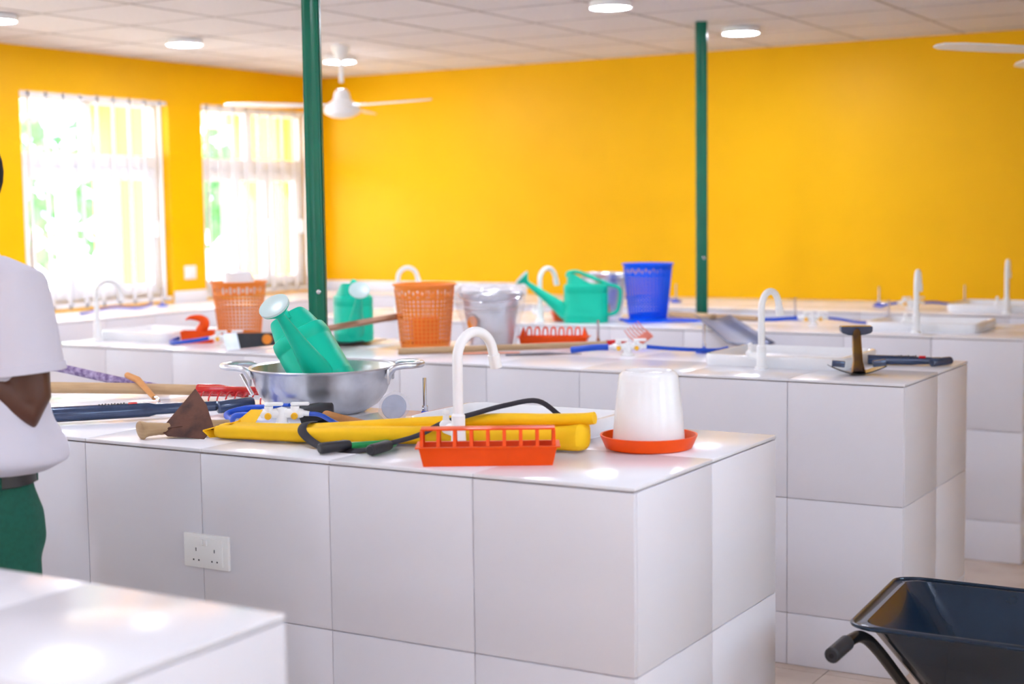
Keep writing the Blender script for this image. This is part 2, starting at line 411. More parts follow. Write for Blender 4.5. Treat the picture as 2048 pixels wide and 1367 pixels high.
# ------------------------------------------------------------------ sinks and faucets
def sink(x0, x1, y0, y1, label):
    s = thing('sink', label, 'sink', ((x0+x1)/2, (y0+y1)/2, H))
    w, d = (x1-x0)/2, (y1-y0)/2
    def rr(sc, z, rad=.05):
        a, b_ = w-sc, d-sc; o = []
        for q, (cx, cy) in enumerate(((1, 1), (-1, 1), (-1, -1), (1, -1))):
            for k in range(6):
                t = R(90*q+18*k); r_ = max(rad-sc*.5, .01); o.append(V((cx*(a-r_)+r_*math.cos(t), cy*(b_-r_)+r_*math.sin(t), z)))
        return o
    MB().loft([rr(.004, 0), rr(0, .012), rr(0, .036), rr(.003, .042), rr(.014, .043), rr(.02, .038), rr(.03, .02), rr(.04, .012), rr(.1, .009)]).build('sink_tray', CER, s)
    MB().lathe([(.0, .0095), (.022, .0095), (.022, .0125), (.016, .012), (0, .011)], 20).build('drain', CHR, s)
    return s
sink(-.90, -.40, .425, .81, 'white ceramic sink tray partly hidden under the yellow bag')
sink(-.87, -.33, 2.36, 2.80, 'white ceramic sink tray beside the steel tool with a T-shaped top')
sink(-.80, -.28, 4.10, 4.52, 'white ceramic sink tray on the bench below the right end of the blue hose')
sink(-.78, -.2, 5.48, 5.95, 'white ceramic sink tray cut by the right edge, against the yellow wall')
sink(-4.0+.03, -3.48, 2.29, 2.69, 'white ceramic sink tray at the far left, under the windows')
fa0 = None
def faucet(x, y, rz, label, sc=.97):
    global fa0
    if fa0: r = dup(fa0, (x, y, H), rz, label); r.scale = (sc,)*3; return r
    f = fa0 = thing('swan_neck_faucet', label, 'faucet', (x, y, H), rz, 'white swan neck faucets')
    MB().lathe([(0, 0), (.026, 0), (.026, .006), (.019, .012), (.017, .06), (.017, .085), (.013, .09), (0, .09)], 24).build('faucet_base', WHT, f)
    r_ = .056; P = [(0, 0, .08), (0, 0, .15), (0, 0, .215)]
    for k in range(1, 15): t = math.pi*k/14*.93; P.append((0, r_-r_*math.cos(t), .222+r_*1.15*math.sin(t)))
    P.append((0, 2*r_+.006, .205)); P = catmull(P, 3)
    MB().tube(P, .0125, 18).build('spout', WHT, f)
    t = V(P[-1])-V(P[-3]); t.normalize()
    MB().tube([P[-1]-t*.022, P[-1]+t*.012], .015, 18).build('nozzle', WHT, f)
    kn = MB().tube([(-.012, 0, .045), (-.05, 0, .05)], .0145, 18).build('valve', WHT, f)
    MB().ball((-.05, 0, .056), .017, 10, sc=(1, 1, .9)).tube([(-.05, 0, .06), (-.05, 0, .085)], [.009, .0075], 12).ball((-.05, 0, .087), .009, 8).build('tap_lever', WHT, kn)
    return f
faucet(-.605, .265, -R(20), 'white swan neck faucet behind the near orange feeder trough')
faucet(-.615, 2.31, -R(14), 'white swan neck faucet at the sink beside the T-topped steel tool')
faucet(-.535, 4.03, R(9), 'white swan neck faucet second from the right edge')
faucet(-.44, 5.42, R(9), 'white swan neck faucet at the far right against the yellow wall')
faucet(-3.86, 2.24, -R(45), 'white swan neck faucet at the far left in front of the window')
faucet(-3.36, 3.97, -R(45), 'white swan neck faucet showing above the watering can right of the near green post')
faucet(-2.52, 4.06, -R(20), 'white swan neck faucet between the wrapped bucket and the side-on watering can')

# ------------------------------------------------------------------ gas taps with hoses, burners
gt0 = None
def gas_tap(x, y, rz, label):
    global gt0
    if gt0: return dup(gt0, (x, y, H), rz, label)
    g = gt0 = thing('gas_tap', label, 'gas tap', (x, y, H), rz, 'white twin gas taps')
    MB().lathe([(0, 0), (.028, 0), (.028, .004), (.016, .012), (.014, .05), (0, .055)], 22).build('tap_base', WHT, g)
    MB().tube([(-.05, 0, .036), (.05, 0, .036)], .013, 16).build('tap_body', WHT, g)
    for s in (-1, 1):
        v = MB().tube([(s*.036, 0, .03), (s*.036, 0, .056)], .012, 14).build('valve', WHT, g)
        MB().box((s*.036+.014, 0, .062), (.052, .014, .01), Matrix.Rotation(0, 4, 'Z'), bev=.004).build('lever', WHT, v)
        MB().lathe([(0, 0), (.0095, 0), (.0095, .006), (.007, .008), (0, .008)], 14, Matrix.Translation((s*.036, -.012, .03)) @ Matrix.Rotation(R(90), 4, 'X')).build('yellow_cap', YCAP, v)
        MB().tube([(s*.05, 0, .036), (s*.058, 0, .036), (s*.06, 0, .036), (s*.075, 0, .034)], [.013, .011, .008, .007], 14).build('hose_nozzle', WHT, g)
    return g
def hose(pts, label, r=.0065, nm='rubber_hose'):
    o = MB().tube(catmull(pts, 8), r, 12).build(nm, BHOSE); return tag(o, label, 'hose')
bu0 = None
def burner(x, y, label, rz=0):
    global bu0
    if bu0: return dup(bu0, (x, y, H), rz, label)
    b = bu0 = thing('bunsen_burner', label, 'burner', (x, y, H), rz, 'small bunsen burners')
    MB().lathe([(0, 0), (.034, 0), (.034, .006), (.014, .013), (.009, .022), (0, .022)], 24).build('burner_base', BHOSE, b)
    MB().tube([(0, 0, .018), (0, 0, .115)], .0055, 14).build('barrel', CHR, b)
    MB().lathe([(.0085, .022), (.0085, .036), (.006, .036)], 14).ball((0, -.0085, .029), .003, 6).build('air_collar', CHR, b)
    MB().tube([(.008, 0, .014), (.04, 0, .014)], .0045, 10).build('gas_inlet', CHR, b)
    return b
RA = R(30.6)
gas_tap(-1.265, .40, RA, 'white twin gas tap on the near bench, in front of the basin')
gas_tap(-1.285, 2.58, RA, 'white twin gas tap beside the red hand fork')
gas_tap(-1.13, 4.33, RA, 'white twin gas tap right of the grey shovel blade')
gas_tap(-1.02, 5.66, RA, 'white twin gas tap before the yellow wall, left of the farthest right sink')
gas_tap(-3.13, 2.30, RA, 'white twin gas tap in front of the orange basket at the left')
zt = H+.034
hose([(-1.20, .44, zt), (-1.15, .425, zt), (-1.06, .405, zt-.02), (-.965, .44, H+.008), (-.955, .58, H+.008), (-.98, .67, H+.013)], 'short blue rubber hose right of the near gas tap')
hose([(-1.33, .362, zt), (-1.38, .345, zt-.004), (-1.42, .37, H+.012), (-1.48, .42, H+.02), (-1.46, .48, H+.03), (-1.40, .50, H+.034)], 'looped blue rubber hose left of the near gas tap', .008)
hose([(-1.22, 2.62, zt), (-1.14, 2.66, zt-.008), (-1.05, 2.73, H+.018), (-.99, 2.79, H+.014), (-.96, 2.83, H+.02)], 'blue rubber hose running to the thin tube left of the middle sink', .008)
hose([(-1.35, 2.54, zt), (-1.385, 2.52, zt), (-1.43, 2.5, H+.03), (-1.49, 2.49, H+.022)], 'thick blue hose end left of the gas tap beside the red hand fork', .013)
hose([(-1.065, 4.37, zt), (-1.0, 4.40, zt-.01), (-.92, 4.42, H+.012), (-.85, 4.44, H+.014), (-.81, 4.5, H+.035)], 'blue rubber hose ending at the sink of the second faucet from right')
hose([(-1.195, 4.29, zt), (-1.23, 4.27, zt), (-1.29, 4.24, H+.03), (-1.34, 4.22, H+.03)], 'blue hose stub just right of the grey shovel blade', .010)
hose([(-.955, 5.70, zt), (-.9, 5.73, zt), (-.84, 5.78, H+.025), (-.8, 5.85, H+.03), (-.8, 6.1, H+.02)], 'dark blue hose reaching the farthest right sink')
hose([(-1.085, 5.62, zt), (-1.14, 5.62, zt-.01), (-1.2, 5.68, H+.01), (-1.25, 5.76, H+.02)], 'dark blue hose at the farthest left thin burner of the right group')
hose([(-3.065, 2.34, zt), (-3.0, 2.37, zt), (-2.9, 2.42, zt-.01), (-2.83, 2.5, H+.02)], 'blue hose passing before the foot of the left orange basket')
hose([(-3.195, 2.26, zt), (-3.25, 2.24, zt-.01), (-3.35, 2.22, H+.012), (-3.43, 2.27, H+.01), (-3.45, 2.34, H+.02)], 'blue hose curling at the foot of the red plastic piece on the left', .009)
hose([(-3.1, 6.0, H+.007), (-2.9, 5.98, H+.012), (-2.7, 5.9, H+.012), (-2.55, 5.82, H+.012)], 'dark blue hose on the far bench behind the blue wastebasket')
hose([(-5.35, 3.55, H+.007), (-5.45, 3.9, H+.02), (-5.42, 4.1, H+.007), (-5.5, 4.3, H+.02)], 'dark blue hose on the counter under the left window')
burner(-.995, .70, 'thin steel burner tube right of the galvanised basin')
burner(-1.56, 2.86, 'thin burner tube rising in front of the side-on watering can handle')
burner(-1.05, 2.8, 'thin burner tube at the right end of the middle blue hose')
burner(-1.325, 4.62, 'thin burner tube behind the gas tap right of the shovel blade')
burner(-.83, 4.6, 'thin burner tube left of the second faucet from the right')
burner(-1.25, 5.82, 'thin burner tube with a blue foot before the yellow wall')
burner(-.84, 6.15, 'thin burner tube left of the farthest right faucet')
burner(-2.52, 5.78, 'thin burner tube between blue wastebasket and farther post')
burner(-5.47, 4.36, 'thin burner on the counter under the left window')

# ------------------------------------------------------------------ watering cans
def watering_can(M, label):
    t = thing('watering_can', label, 'watering can', M.translation)
    t.rotation_euler = M.to_euler()
    def se(a, b, z, e=.62, n=40): 
        return [V((a*math.copysign(abs(math.cos(2*math.pi*k/n))**e, math.cos(2*math.pi*k/n)), b*math.copysign(abs(math.sin(2*math.pi*k/n))**e, math.sin(2*math.pi*k/n)), z)) for k in range(n)]
    a, b = .115, .085
    pr = [(.96, 0), (1, .006), (1, .028), (1.012, .032), (1.012, .038), (1, .042), (1, .148), (.985, .152), (.985, .158), (1, .162), (1, .182), (.97, .194), (.9, .198)]
    MB().loft([se(a*k, b*k, z) for k, z in pr]).build('can_body', TEAL, t, sharp=30)
    # hood collar, higher toward the spout
    n = 40; r0 = se(a*.86, b*.86, .196); r1 = []
    for p in r0:
        k = max(0, min(1, (p.x/a+.35)/1.1)); k = k*k*(3-2*k); r1.append(V((p.x*(1-.05*k), p.y*(1-.2*k), .199+.056*k)))
    r2 = [V((p.x*.9, p.y*.86, p.z-.001)) for p in r1]; r3 = [V((p.x*.9, p.y*.86, .1985)) for p in r0]
    MB().loft([r0, r1, r2, r3], (False, False)).build('hood', TEAL, t, sharp=30)
    MB().tube(catmull([(.095, 0, .235), (.09, 0, .256), (.05, 0, .262), (0, 0, .245), (-.07, 0, .215), (-.115, 0, .195), (-.16, 0, .183), (-.178, 0, .16), (-.172, 0, .09), (-.155, 0, .05), (-.105, 0, .036)], 6), .0125, 16, flat=.8).build('handle', TEAL, t)
    MB().tube([(.085, 0, .045), (.115, 0, .062), (.2, 0, .13), (.295, 0, .2)], [.046, .04, .025, .0135], 20, flat=1.0).build('spout', TEAL, t)
    d = V((.72, 0, .70)).normalized(); P = V((.295, 0, .2))
    ro = MB().tube([P-d*.002, P+d*.012, P+d*.02, P+d*.045, P+d*.05], [.013, .013, .015, .042, .043], 28).build('rose', TEAL, t)
    MB().tube([P+d*.0495, P+d*.056, P+d*.060], [.044, .044, .03], 28).build('rose_face', ROSE, ro)
    return t
def place(o, x, z): return frame(o, x, z)
uu = V((-.5575, -.04, .83)).normalized(); ss = V((.475, -.811, .21))
watering_can(place((-1.312, .69, 1.048), ss, uu), 'teal watering can tipped over inside the galvanised basin')
watering_can(place((-2.62, 2.56, H+.020), (.66, -.75, 0), (0, 0, 1)), 'teal watering can right of the near post, its white rose facing forward')
watering_can(place((-2.27, 4.1, H), (-.86, -.51, 0), (0, 0, 1)), 'teal watering can seen side-on in front of the blue wastebasket')

# ------------------------------------------------------------------ galvanised basin
t = thing('basin', 'round galvanised steel basin with two loop handles on the near bench', 'basin', (-1.355, .70, H))
pr = [(0, .002), (.12, .002), (.128, .004), (.163, .025), (.186, .055), (.200, .09), (.209, .125), (.212, .128), (.216, .132), (.213, .136), (.206, .131), (.196, .09), (.181, .055), (.157, .028), (.12, .01), (0, .009)]
MB().lathe(pr, 72).build('bowl', GALV, t)
for s in (-1, 1):
    M = Matrix.Rotation(R(30), 4, 'Z') @ Matrix.Rotation(0 if s > 0 else math.pi, 4, 'Z')
    P = [(.195, -.075, .105), (.212, -.078, .130), (.235, -.07, .137), (.275, -.05, .138), (.292, 0, .138), (.275, .05, .138), (.235, .07, .137), (.212, .078, .130), (.195, .075, .105)]
    hd = MB().tube(catmull(P, 6), .0095, 12, M=M, flat=1.0).build('loop_handle', GALV, t)
    for q in (-1, 1): MB().box((.200, q*.076, .108), (.007, .022, .045), M, bev=.002).build('handle_strap', GALV, hd)
# ------------------------------------------------------------------ feeder troughs
def feeder(M, label, arch=False, n=8, L=.33):
    t = thing('feeder_trough', label, 'feeder', M.translation); t.rotation_euler = M.to_euler()
    w, h = .085, .042
    def rect(l, w_, z): return [V((-l/2, -w_/2, z)), V((l/2, -w_/2, z)), V((l/2, w_/2, z)), V((-l/2, w_/2, z))]
    MB().loft([rect(L*.94, w*.8, 0), rect(L, w, h), rect(L+.016, w+.016, h+.001), rect(L+.016, w+.016, h+.004), rect(L-.004, w-.004, h+.004), rect(L*.94-.004, w*.8-.004, .003)]).build('trough', RED, t, sharp=20)
    g = MB(); zt = .085
    if not arch:
        g.box((0, 0, zt-.002), (L*.98, .05, .004), bev=.0015)
        for k in range(n+1):
            xx = -L*.48+L*.96*k/n
            for s in (-1, 1): g.add([(xx-.004, s*(w/2), h), (xx+.004, s*(w/2), h), (xx+.004, s*.024, zt-.002), (xx-.004, s*.024, zt-.002), (xx-.004, s*(w/2-.004), h), (xx+.004, s*(w/2-.004), h), (xx+.004, s*.02, zt-.003), (xx-.004, s*.02, zt-.003)], [(0, 1, 2, 3), (7, 6, 5, 4), (0, 4, 5, 1), (1, 5, 6, 2), (2, 6, 7, 3), (3, 7, 4, 0)])
        for s in (-1, 1): g.box((s*L*.485, 0, h+.02), (.004, w*.8, .04), bev=.001)
    else:
        for k in range(n-1):
            x0 = -L*.42+L*.84*k/(n-1); x1 = x0+L*.84/(n-1)
            g.tube(catmull([(x0+.006, -w*.3, h), ((x0*.75+x1*.25), -w*.2, zt-.01), ((x0+x1)/2, -w*.15, zt), ((x0*.25+x1*.75), -w*.2, zt-.01), (x1-.006, -w*.3, h)], 5), .0036, 8)
        for s in (-1, 1): g.add([(s*L*.5, -w*.4, h), (s*L*.42, -w*.4, h), (s*L*.445, -w*.1, zt), (s*L*.46, -w*.1, zt), (s*L*.5, w*.4, h), (s*L*.42, w*.4, h)], [(0, 1, 2, 3), (1, 5, 2), (0, 3, 4), (4, 5, 1, 0), (5, 4, 3, 2)])
    g.build('grille_cover', RED, t, sharp=30)
    return t
feeder(Matrix.Translation((-.437, .128, H)) @ Matrix.Rotation(R(30.6), 4, 'Z'), 'orange-red feeder trough with a windowed cover at the near bench edge', L=.315)
feeder(Matrix.Translation((-1.74, 2.80, H)) @ Matrix.Rotation(R(20), 4, 'Z'), 'orange-red feeder trough with arched cover below the side-on watering can', True, L=.29)
feeder(Matrix.Translation((-2.36, 4.21, H)) @ Matrix.Rotation(R(38), 4, 'Z'), 'orange-red feeder trough half hidden between wrapped bucket and side-on can', L=.3)
# ------------------------------------------------------------------ drinker
def drinker(x, y, label):
    t = thing('poultry_drinker', label, 'drinker', (x, y, H))
    MB().lathe([(0, 0), (.100, 0), (.106, .003), (.118, .03), (.119, .034), (.114, .034), (.103, .008), (0, .006)], 64).build('drinker_tray', RED, t)
    MB().lathe([(.0, .012), (.088, .012), (.088, .02), (.083, .085), (.074, .165), (.071, .181), (.062, .189), (.058, .190), (.05, .184), (0, .183)], 64).build('water_jar', mat('milky_plastic', '#FCFBFC', .22, var=.005, trans=.12), t)
drinker(-.205, .50, 'white jar poultry drinker standing in a round orange-red tray')
# ------------------------------------------------------------------ baskets and bucket
def basket(x, y, r0, r1, h, m, label, rz=0):
    t = thing('wastebasket', label, 'wastebasket', (x, y, H+.001), rz)
    n = 40; rows = [.02, .04]+[.04+(h*.78-.04)*k/10 for k in range(1, 11)]; rad = lambda z: r0+(r1-r0)*z/h
    w = MB()
    def cell(z0, z1, a0, a1, fx, fz):
        da, dz = (a1-a0)*fx, (z1-z0)*fz; P = lambda a, z: V((rad(z)*math.cos(a), rad(z)*math.sin(a), z))
        o = [P(a0, z0), P(a1, z0), P(a1, z1), P(a0, z1)]; i = [P(a0+da, z0+dz), P(a1-da, z0+dz), P(a1-da, z1-dz), P(a0+da, z1-dz)]
        w.add(o+i, [(0, 1, 5, 4), (1, 2, 6, 5), (2, 3, 7, 6), (3, 0, 4, 7)])
    for q in range(len(rows)-1):
        for k in range(n): cell(rows[q], rows[q+1], 2*math.pi*k/n, 2*math.pi*(k+1)/n, .19, .15)
    z0, z1 = rows[-1], h*.94
    for k in range(n//2):
        a0, a1 = 2*math.pi*k/(n/2), 2*math.pi*(k+1)/(n/2); am = (a0+a1)/2
        cell(z0, z1, a0, am, .2, .12); cell(z0, z1, am, a1, .2, .3)
    w.build('lattice_wall', m, t, mods=[SOL(.0022)])
    MB().lathe([(r0+.001, .021), (r0, .0), (0, .0), (0, .003), (r0-.002, .004)], 48).build('solid_foot', m, t)
    MB().lathe([(rad(h*.93), h*.93), (rad(h)+.0, h-.004), (r1+.006, h-.005), (r1+.008, h), (r1+.004, h+.003), (r1-.002, h), (rad(h*.93)-.002, h*.93)], 56).build('rim', m, t)
    return t
basket(-3.36, 2.66, .097, .127, .262, ORG, 'orange openwork wastebasket at the left, a white tub in its mouth')
basket(-2.24, 2.56, .105, .130, .272, ORG, 'orange openwork wastebasket beside the plastic-wrapped bucket')
basket(-2.03, 4.34, .100, .128, .285, BLU, 'blue openwork wastebasket behind the side-on watering can', )
t = thing('plastic_tub', 'white plastic tub poking from the top of the left orange basket', 'tub', (-3.36, 2.66, H+.2))
MB().lathe([(0, .118), (.045, .116), (.062, .108), (.068, .09), (.082, .0), (.078, .0), (.06, .1), (0, .108)], 36).build('tub_shell', MATS['milky_plastic'], t)
t = thing('plastic_tray', 'flat blue plastic tray under the blue wastebasket', 'tray', (-1.95, 4.33, H), R(38))
MB().b2((-.2, -.13, 0), (.2, .12, .01), bev=.004).build('tray_plate', BLU, t)
for o in list(COL.objects):
    if o.get('label', '').startswith('blue openwork'): o.location.z = H+.011
t = thing('feed_scoop', 'orange plastic box standing inside the right orange basket', 'box', (-2.24, 2.56, H+.006), R(40))
MB().loft([[V((a*s, b*s, z)) for a, b in ((-.06, -.045), (.06, -.045), (.06, .045), (-.06, .045))] for s, z in ((.9, 0), (1, .12), (.95, .12), (.86, .004))]).build('scoop_shell', mat('deep_orange_plastic', '#FF7A10', .35, var=.02), t)

def bucket(x, y, label, r0=.088, r1=.125, h=.235, rz=0):
    t = thing('metal_bucket', label, 'bucket', (x, y, H), rz)
    rad = lambda z: r0+(r1-r0)*z/h; pr = [(0, .004), (r0-.004, .004), (r0, 0), (r0+.002, .004)]
    for z in (.03, .1): pr += [(rad(z), z)]
    for z in (.155, .175): pr += [(rad(z)-.001, z-.005), (rad(z)+.003, z-.002), (rad(z)+.003, z+.002), (rad(z)-.001, z+.005)]
    pr += [(r1, h-.004), (r1+.004, h), (r1, h+.004), (r1-.004, h), (r0-.003, .008), (0, .008)]
    MB().lathe(pr, 56).build('bucket_wall', GALV, t)
    M = Matrix.Rotation(R(30), 4, 'Z')
    for s in (-1, 1): MB().box((s*(r1+.002), 0, h-.012), (.006, .03, .045), M, bev=.002).ball((s*(r1+.006), 0, h-.002), .008, 8, M).build('handle_ear', GALV, t)
    P = [(r1*math.cos(a), -.02*math.sin(a)-r1*.62*math.sin(a), h-.002-.11*math.sin(a)) for a in [math.pi*k/16 for k in range(17)]]
    P = [((r1+.012)*math.cos(a), -(r1+.012)*math.sin(a)*.93, h-.004-.03*math.sin(a)) for a in [math.pi*k/20 for k in range(21)]]
    MB().tube(P, .003, 8, M=M).build('wire_handle', CHR, t)
    return t
bk = bucket(-1.965, 2.655, 'galvanised bucket wrapped in clear plastic beside the right orange basket')
n = 56; rings = []
for q, z in enumerate([.0, .02, .06, .11, .16, .2, .235, .25, .268]):
    ring = []
    for k in range(n):
        a = 2*math.pi*k/n; r = .103+.047*min(z, .235)/.235; nn = mnoise.noise(V((math.cos(a)*2.6, math.sin(a)*2.6, z*14)))
        r += (.012*nn + .004*math.sin(a*9+z*30))
        if z > .24: r *= .78 if z > .26 else .92
        ring.append(V((r*math.cos(a), r*math.sin(a), .0015+z+.012*nn*(z > .2))))
    rings.append(ring)
MB().loft(rings, (False, False)).build('plastic_wrap', CLEAR, bk, sharp=60)
MB().lathe([(0, 0), (.028, 0), (.028, .001), (0, .0012)], 28, Matrix.Translation((-.02, -.118, .115)) @ Matrix.Rotation(R(-10), 4, 'Z') @ Matrix.Rotation(R(82), 4, 'X')).build('round_sticker', ORST, bk)
bucket(-2.36, 4.50, 'galvanised bucket mostly hidden behind the side-on watering can', rz=R(10))

# ------------------------------------------------------------------ long tools
def pole(name, pts, r, m, parent, n=14): return MB().tube(pts, r, n).build(name, m, parent, True)
# yellow bag
t = thing('tool_bag', 'long yellow canvas bag with a black strap lying along the near bench', 'bag', (-.75, .25, H))
def bagring(c, w, h, ax, fold=0):
    o = []
    side = V((-ax.y, ax.x, 0)).normalized()
    for k in range(24):
        a = 2*math.pi*k/24; cc, sn = math.cos(a), math.sin(a)
        y = w*math.copysign(abs(cc)**.8, cc); z = h*math.copysign(abs(sn)**.75, sn)
        if fold: z -= fold*math.exp(-((y+w*.15)/(w*.25))**2)*(1 if sn > 0 else 0)
        o.append(V(c)+side*y+V((0, 0, z)))
    return o
ctr = [(-1.285, .15, .026, .020, .018), (-1.24, .16, .036, .021, .021), (-1.12, .185, .046, .021, .021), (-1.0, .20, .05, .022, .022), (-.86, .255, .05, .024, .024), (-.74, .305, .048, .025, .025), (-.60, .352, .046, .027, .027), (-.45, .362, .046, .029, .029), (-.35, .370, .046, .032, .032), (-.32, .374, .05, .038, .038), (-.305, .376, .02, .03, .036)]
rings = []
for i, (x, y, w, h, zc) in enumerate(ctr):
    p, q = V(ctr[max(i-1, 0)][:2]+(0,)), V(ctr[min(i+1, len(ctr)-1)][:2]+(0,)); rings.append(bagring((x, y, H+zc+.002), w, h, (q-p).normalized(), .008))
MB().loft(rings).build('bag_body', YBAG, t, True, 60, mods=[SUB(1)])
MB().tube(catmull([(-1.10, .225, H+.032), (-1.0, .235, H+.035), (-.85, .285, H+.044), (-.70, .335, H+.055), (-.55, .37, H+.066), (-.42, .375, H+.072), (-.325, .383, H+.078), (-.295, .388, H+.082)], 5), [.012+.008*min(1, i/10) for i in range(36)], 14, flat=.75).build('rolled_flap', YBAG, t, True, 60)
MB().loft([[V((-1.235, .15, H+.04)), V((-1.235, .152, H+.043)), V((-1.24, .2, H+.045)), V((-1.24, .2, H+.041))], [V((-1.30, .12, H+.022)), V((-1.30, .122, H+.025)), V((-1.29, .19, H+.03)), V((-1.29, .19, H+.026))], [V((-1.285, .13, H+.004)), V((-1.285, .13, H+.006)), V((-1.25, .18, H+.006)), V((-1.25, .18, H+.004))]]).build('end_flap', YBAG, t, True)
MB().loft([[V((-1.25, .19, H+.036)), V((-1.25, .194, H+.040)), V((-1.2, .215, H+.042)), V((-1.2, .212, H+.038))], [V((-1.235, .235, H+.066)), V((-1.235, .238, H+.068)), V((-1.205, .25, H+.068)), V((-1.205, .248, H+.066))]]).build('end_flap', YBAG, t, True)
Sp = [(-1.03, .24, H+.047), (-1.02, .19, H+.049), (-1.0, .155, H+.035), (-.955, .135, H+.016), (-.90, .12, H+.005), (-.83, .115, H+.004), (-.78, .13, H+.008), (-.745, .165, H+.02), (-.70, .23, H+.035), (-.66, .285, H+.062), (-.60, .335, H+.082), (-.54, .385, H+.100), (-.47, .42, H+.110), (-.42, .45, H+.07)]
MB().tube(catmull(Sp, 6), .0115, 10, flat=.22, up=(0, -.5, 1)).build('strap', STRAP, t, True, 60)
# shears
t = thing('hedge_shears', 'hedge shears with two black grips poking out under the yellow bag', 'shears', (-.8, .1, H))
for (a, b_) in (((-.868, .052, H+.0155), (-.835, .13, H+.0165)), ((-.742, .085, H+.0155), (-.745, .17, H+.0165))):
    d = (V(b_)-V(a)).normalized(); MB().tube([V(a), V(a)+d*.003, V(a)+d*.01, V(b_)-d*.01, V(b_)], [.010, .0135, .0148, .0142, .012], 20, flat=.95).build('grip', BLK, t, True)
MB().tube([(-.835, .125, H+.014), (-.80, .20, H+.012), (-.79, .26, H+.010)], [.009, .008, .007], 10).tube([(-.745, .165, H+.014), (-.765, .22, H+.012), (-.79, .26, H+.010)], [.009, .008, .007], 10).build('handle_arm', mat('green_enamel', '#149A4E', .35), t, True)
MB().tube([(-.79, .25, H+.006), (-.80, .33, H+.005), (-.82, .44, H+.003)], [.012, .012, .003], 10, flat=.25).build('blade', CHR, t, True)
# hoe with rusty blade
t = thing('hoe', 'wooden-handled hoe with a rusty triangular blade at the near bench edge', 'hoe', (-1.42, .1, H))
MB().tube(catmull([(-1.452, .045, H+.022), (-1.446, .06, H+.024), (-1.43, .085, H+.024), (-1.405, .13, H+.022), (-1.385, .22, H+.02), (-1.36, .29, H+.017)], 6), [.004, .018, .0235, .025, .0245, .024, .022, .02, .019, .018, .018, .017, .017, .016, .016, .015, .015, .015, .015, .014, .014, .014, .013, .013, .012, .012, .012, .011, .011, .011, .01][:31], 18).build('handle', WOODM, t, True)
A = [V((-1.425, .095, H+.020)), V((-1.385, .19, H+.122)), V((-1.325, .165, H+.085)), V((-1.288, .15, H+.028)), V((-1.296, .12, H+.002)), V((-1.39, .085, H+.008))]
nm = (A[1]-A[0]).cross(A[3]-A[0]).normalized()
MB().loft([A, [p+nm*.003 for p in A]]).tube([A[0], A[0]*.5+(A[2]+A[4])*.25+nm*.001], [.006, .002], 8).build('blade', RUST, t, True, mods=[('BEVEL', dict(width=.0008, segments=1))])
# spade shaft with T grip (near bench)
def tgrip(t, p0, p1, g0, g1, r0, r1, rg, marks=True):
    p0, p1, g0, g1 = map(V, (p0, p1, g0, g1)); d = (p1-p0).normalized()
    k = p0+(p1-p0)*.62
    MB().tube([p0, k, k+d*.02, p1-d*.03, p1], [r0, r0*.94, r1, r1*.92, r1], 20).build('shaft', DKM, t, True)
    e = (g1-g0).normalized()
    gr = MB().tube([g0, g0+e*.002, g0+e*.008, g1-e*.006, g1], [rg*.8, rg*.95, rg, rg, rg*.85], 24).build('grip', DKM, t, True)
    MB().tube([g0-e*.0006, g0+e*.003], rg*.18, 10).build('grip_hole', DARK, gr, True)
    if marks:
        u = V((-.35, -.6, .75)); u = (u-d*u.dot(d)).normalized(); w = d.cross(u); o = MB(); o2 = MB(); c = p0+(p1-p0)*.40
        for i in range(9):
            q = c+d*(i*.0085)+u*(r0*.955); hh = .004+.002*(i % 3)
            o.loft([[q-w*hh-d*.003, q+w*hh-d*.0025, q+w*hh+d*.0012, q-w*hh+d*.002], [q-w*hh-d*.003+u*.0012, q+w*hh-d*.0025+u*.0012, q+w*hh+d*.0012+u*.0012, q-w*hh+d*.002+u*.0012]])
        o.build('maker_marks', BLK, t, True)
        q = c+d*.092+u*(r0*.945); o2.loft([[q-w*.006-d*.012, q+w*.006-d*.014, q+w*.006+d*.012, q-w*.006+d*.010], [q-w*.006-d*.012+u*.0014, q+w*.006-d*.014+u*.0014, q+w*.006+d*.012+u*.0014, q-w*.006+d*.010+u*.0014]])
        o2.build('red_mark', REDM, t, True)
t = thing('digging_spade', 'dark blue steel shaft ending in a T grip, running behind the rusty hoe', 'spade', (-1.7, .4, H))
tgrip(t, (-1.96, .06, H+.027), (-1.545, .515, H+.030), (-1.552, .462, H+.029), (-1.503, .560, H+.034), .0225, .016, .0185)
# rake
t = thing('garden_rake', 'garden rake with a pale wooden handle and red head beside the basin', 'rake', (-1.8, .7, H))
MB().tube([(-2.42, .555, H+.035), (-2.1, .66, H+.036), (-1.86, .735, H+.034)], [.0185, .0175, .0165], 16).build('handle', WOODM, t, True)
MB().tube([(-1.87, .732, H+.034), (-1.80, .752, H+.034), (-1.74, .765, H+.030), (-1.68, .735, H+.026)], [.0195, .0195, .014, .010], 16).build('socket', REDM, t, True)
MB().box((0, 0, 0), (.30, .012, .026), Matrix.Translation((-1.68, .725, H+.042)) @ Matrix.Rotation(R(18), 4, 'Z'), bev=.003).tube([(-1.79, .752, H+.03), (-1.73, .725, H+.026), (-1.70, .70, H+.034)], .008, 10).tube([(-1.76, .76, H+.036), (-1.66, .75, H+.04), (-1.60, .725, H+.044)], .009, 10).build('head_bar', REDM, t, True)
for k in range(11):
    q = V((-1.68, .725, H+.036))+V((math.cos(R(18)), math.sin(R(18)), 0))*(-.14+.028*k)
    MB().tube(catmull([q, q+V((.008, -.035, .004)), q+V((.016, -.06, -.010)), q+V((.018, -.065, -.031))], 4), [.0028]*10+[.0026, .0024, .0018], 6).build('tine', REDM, t, True)
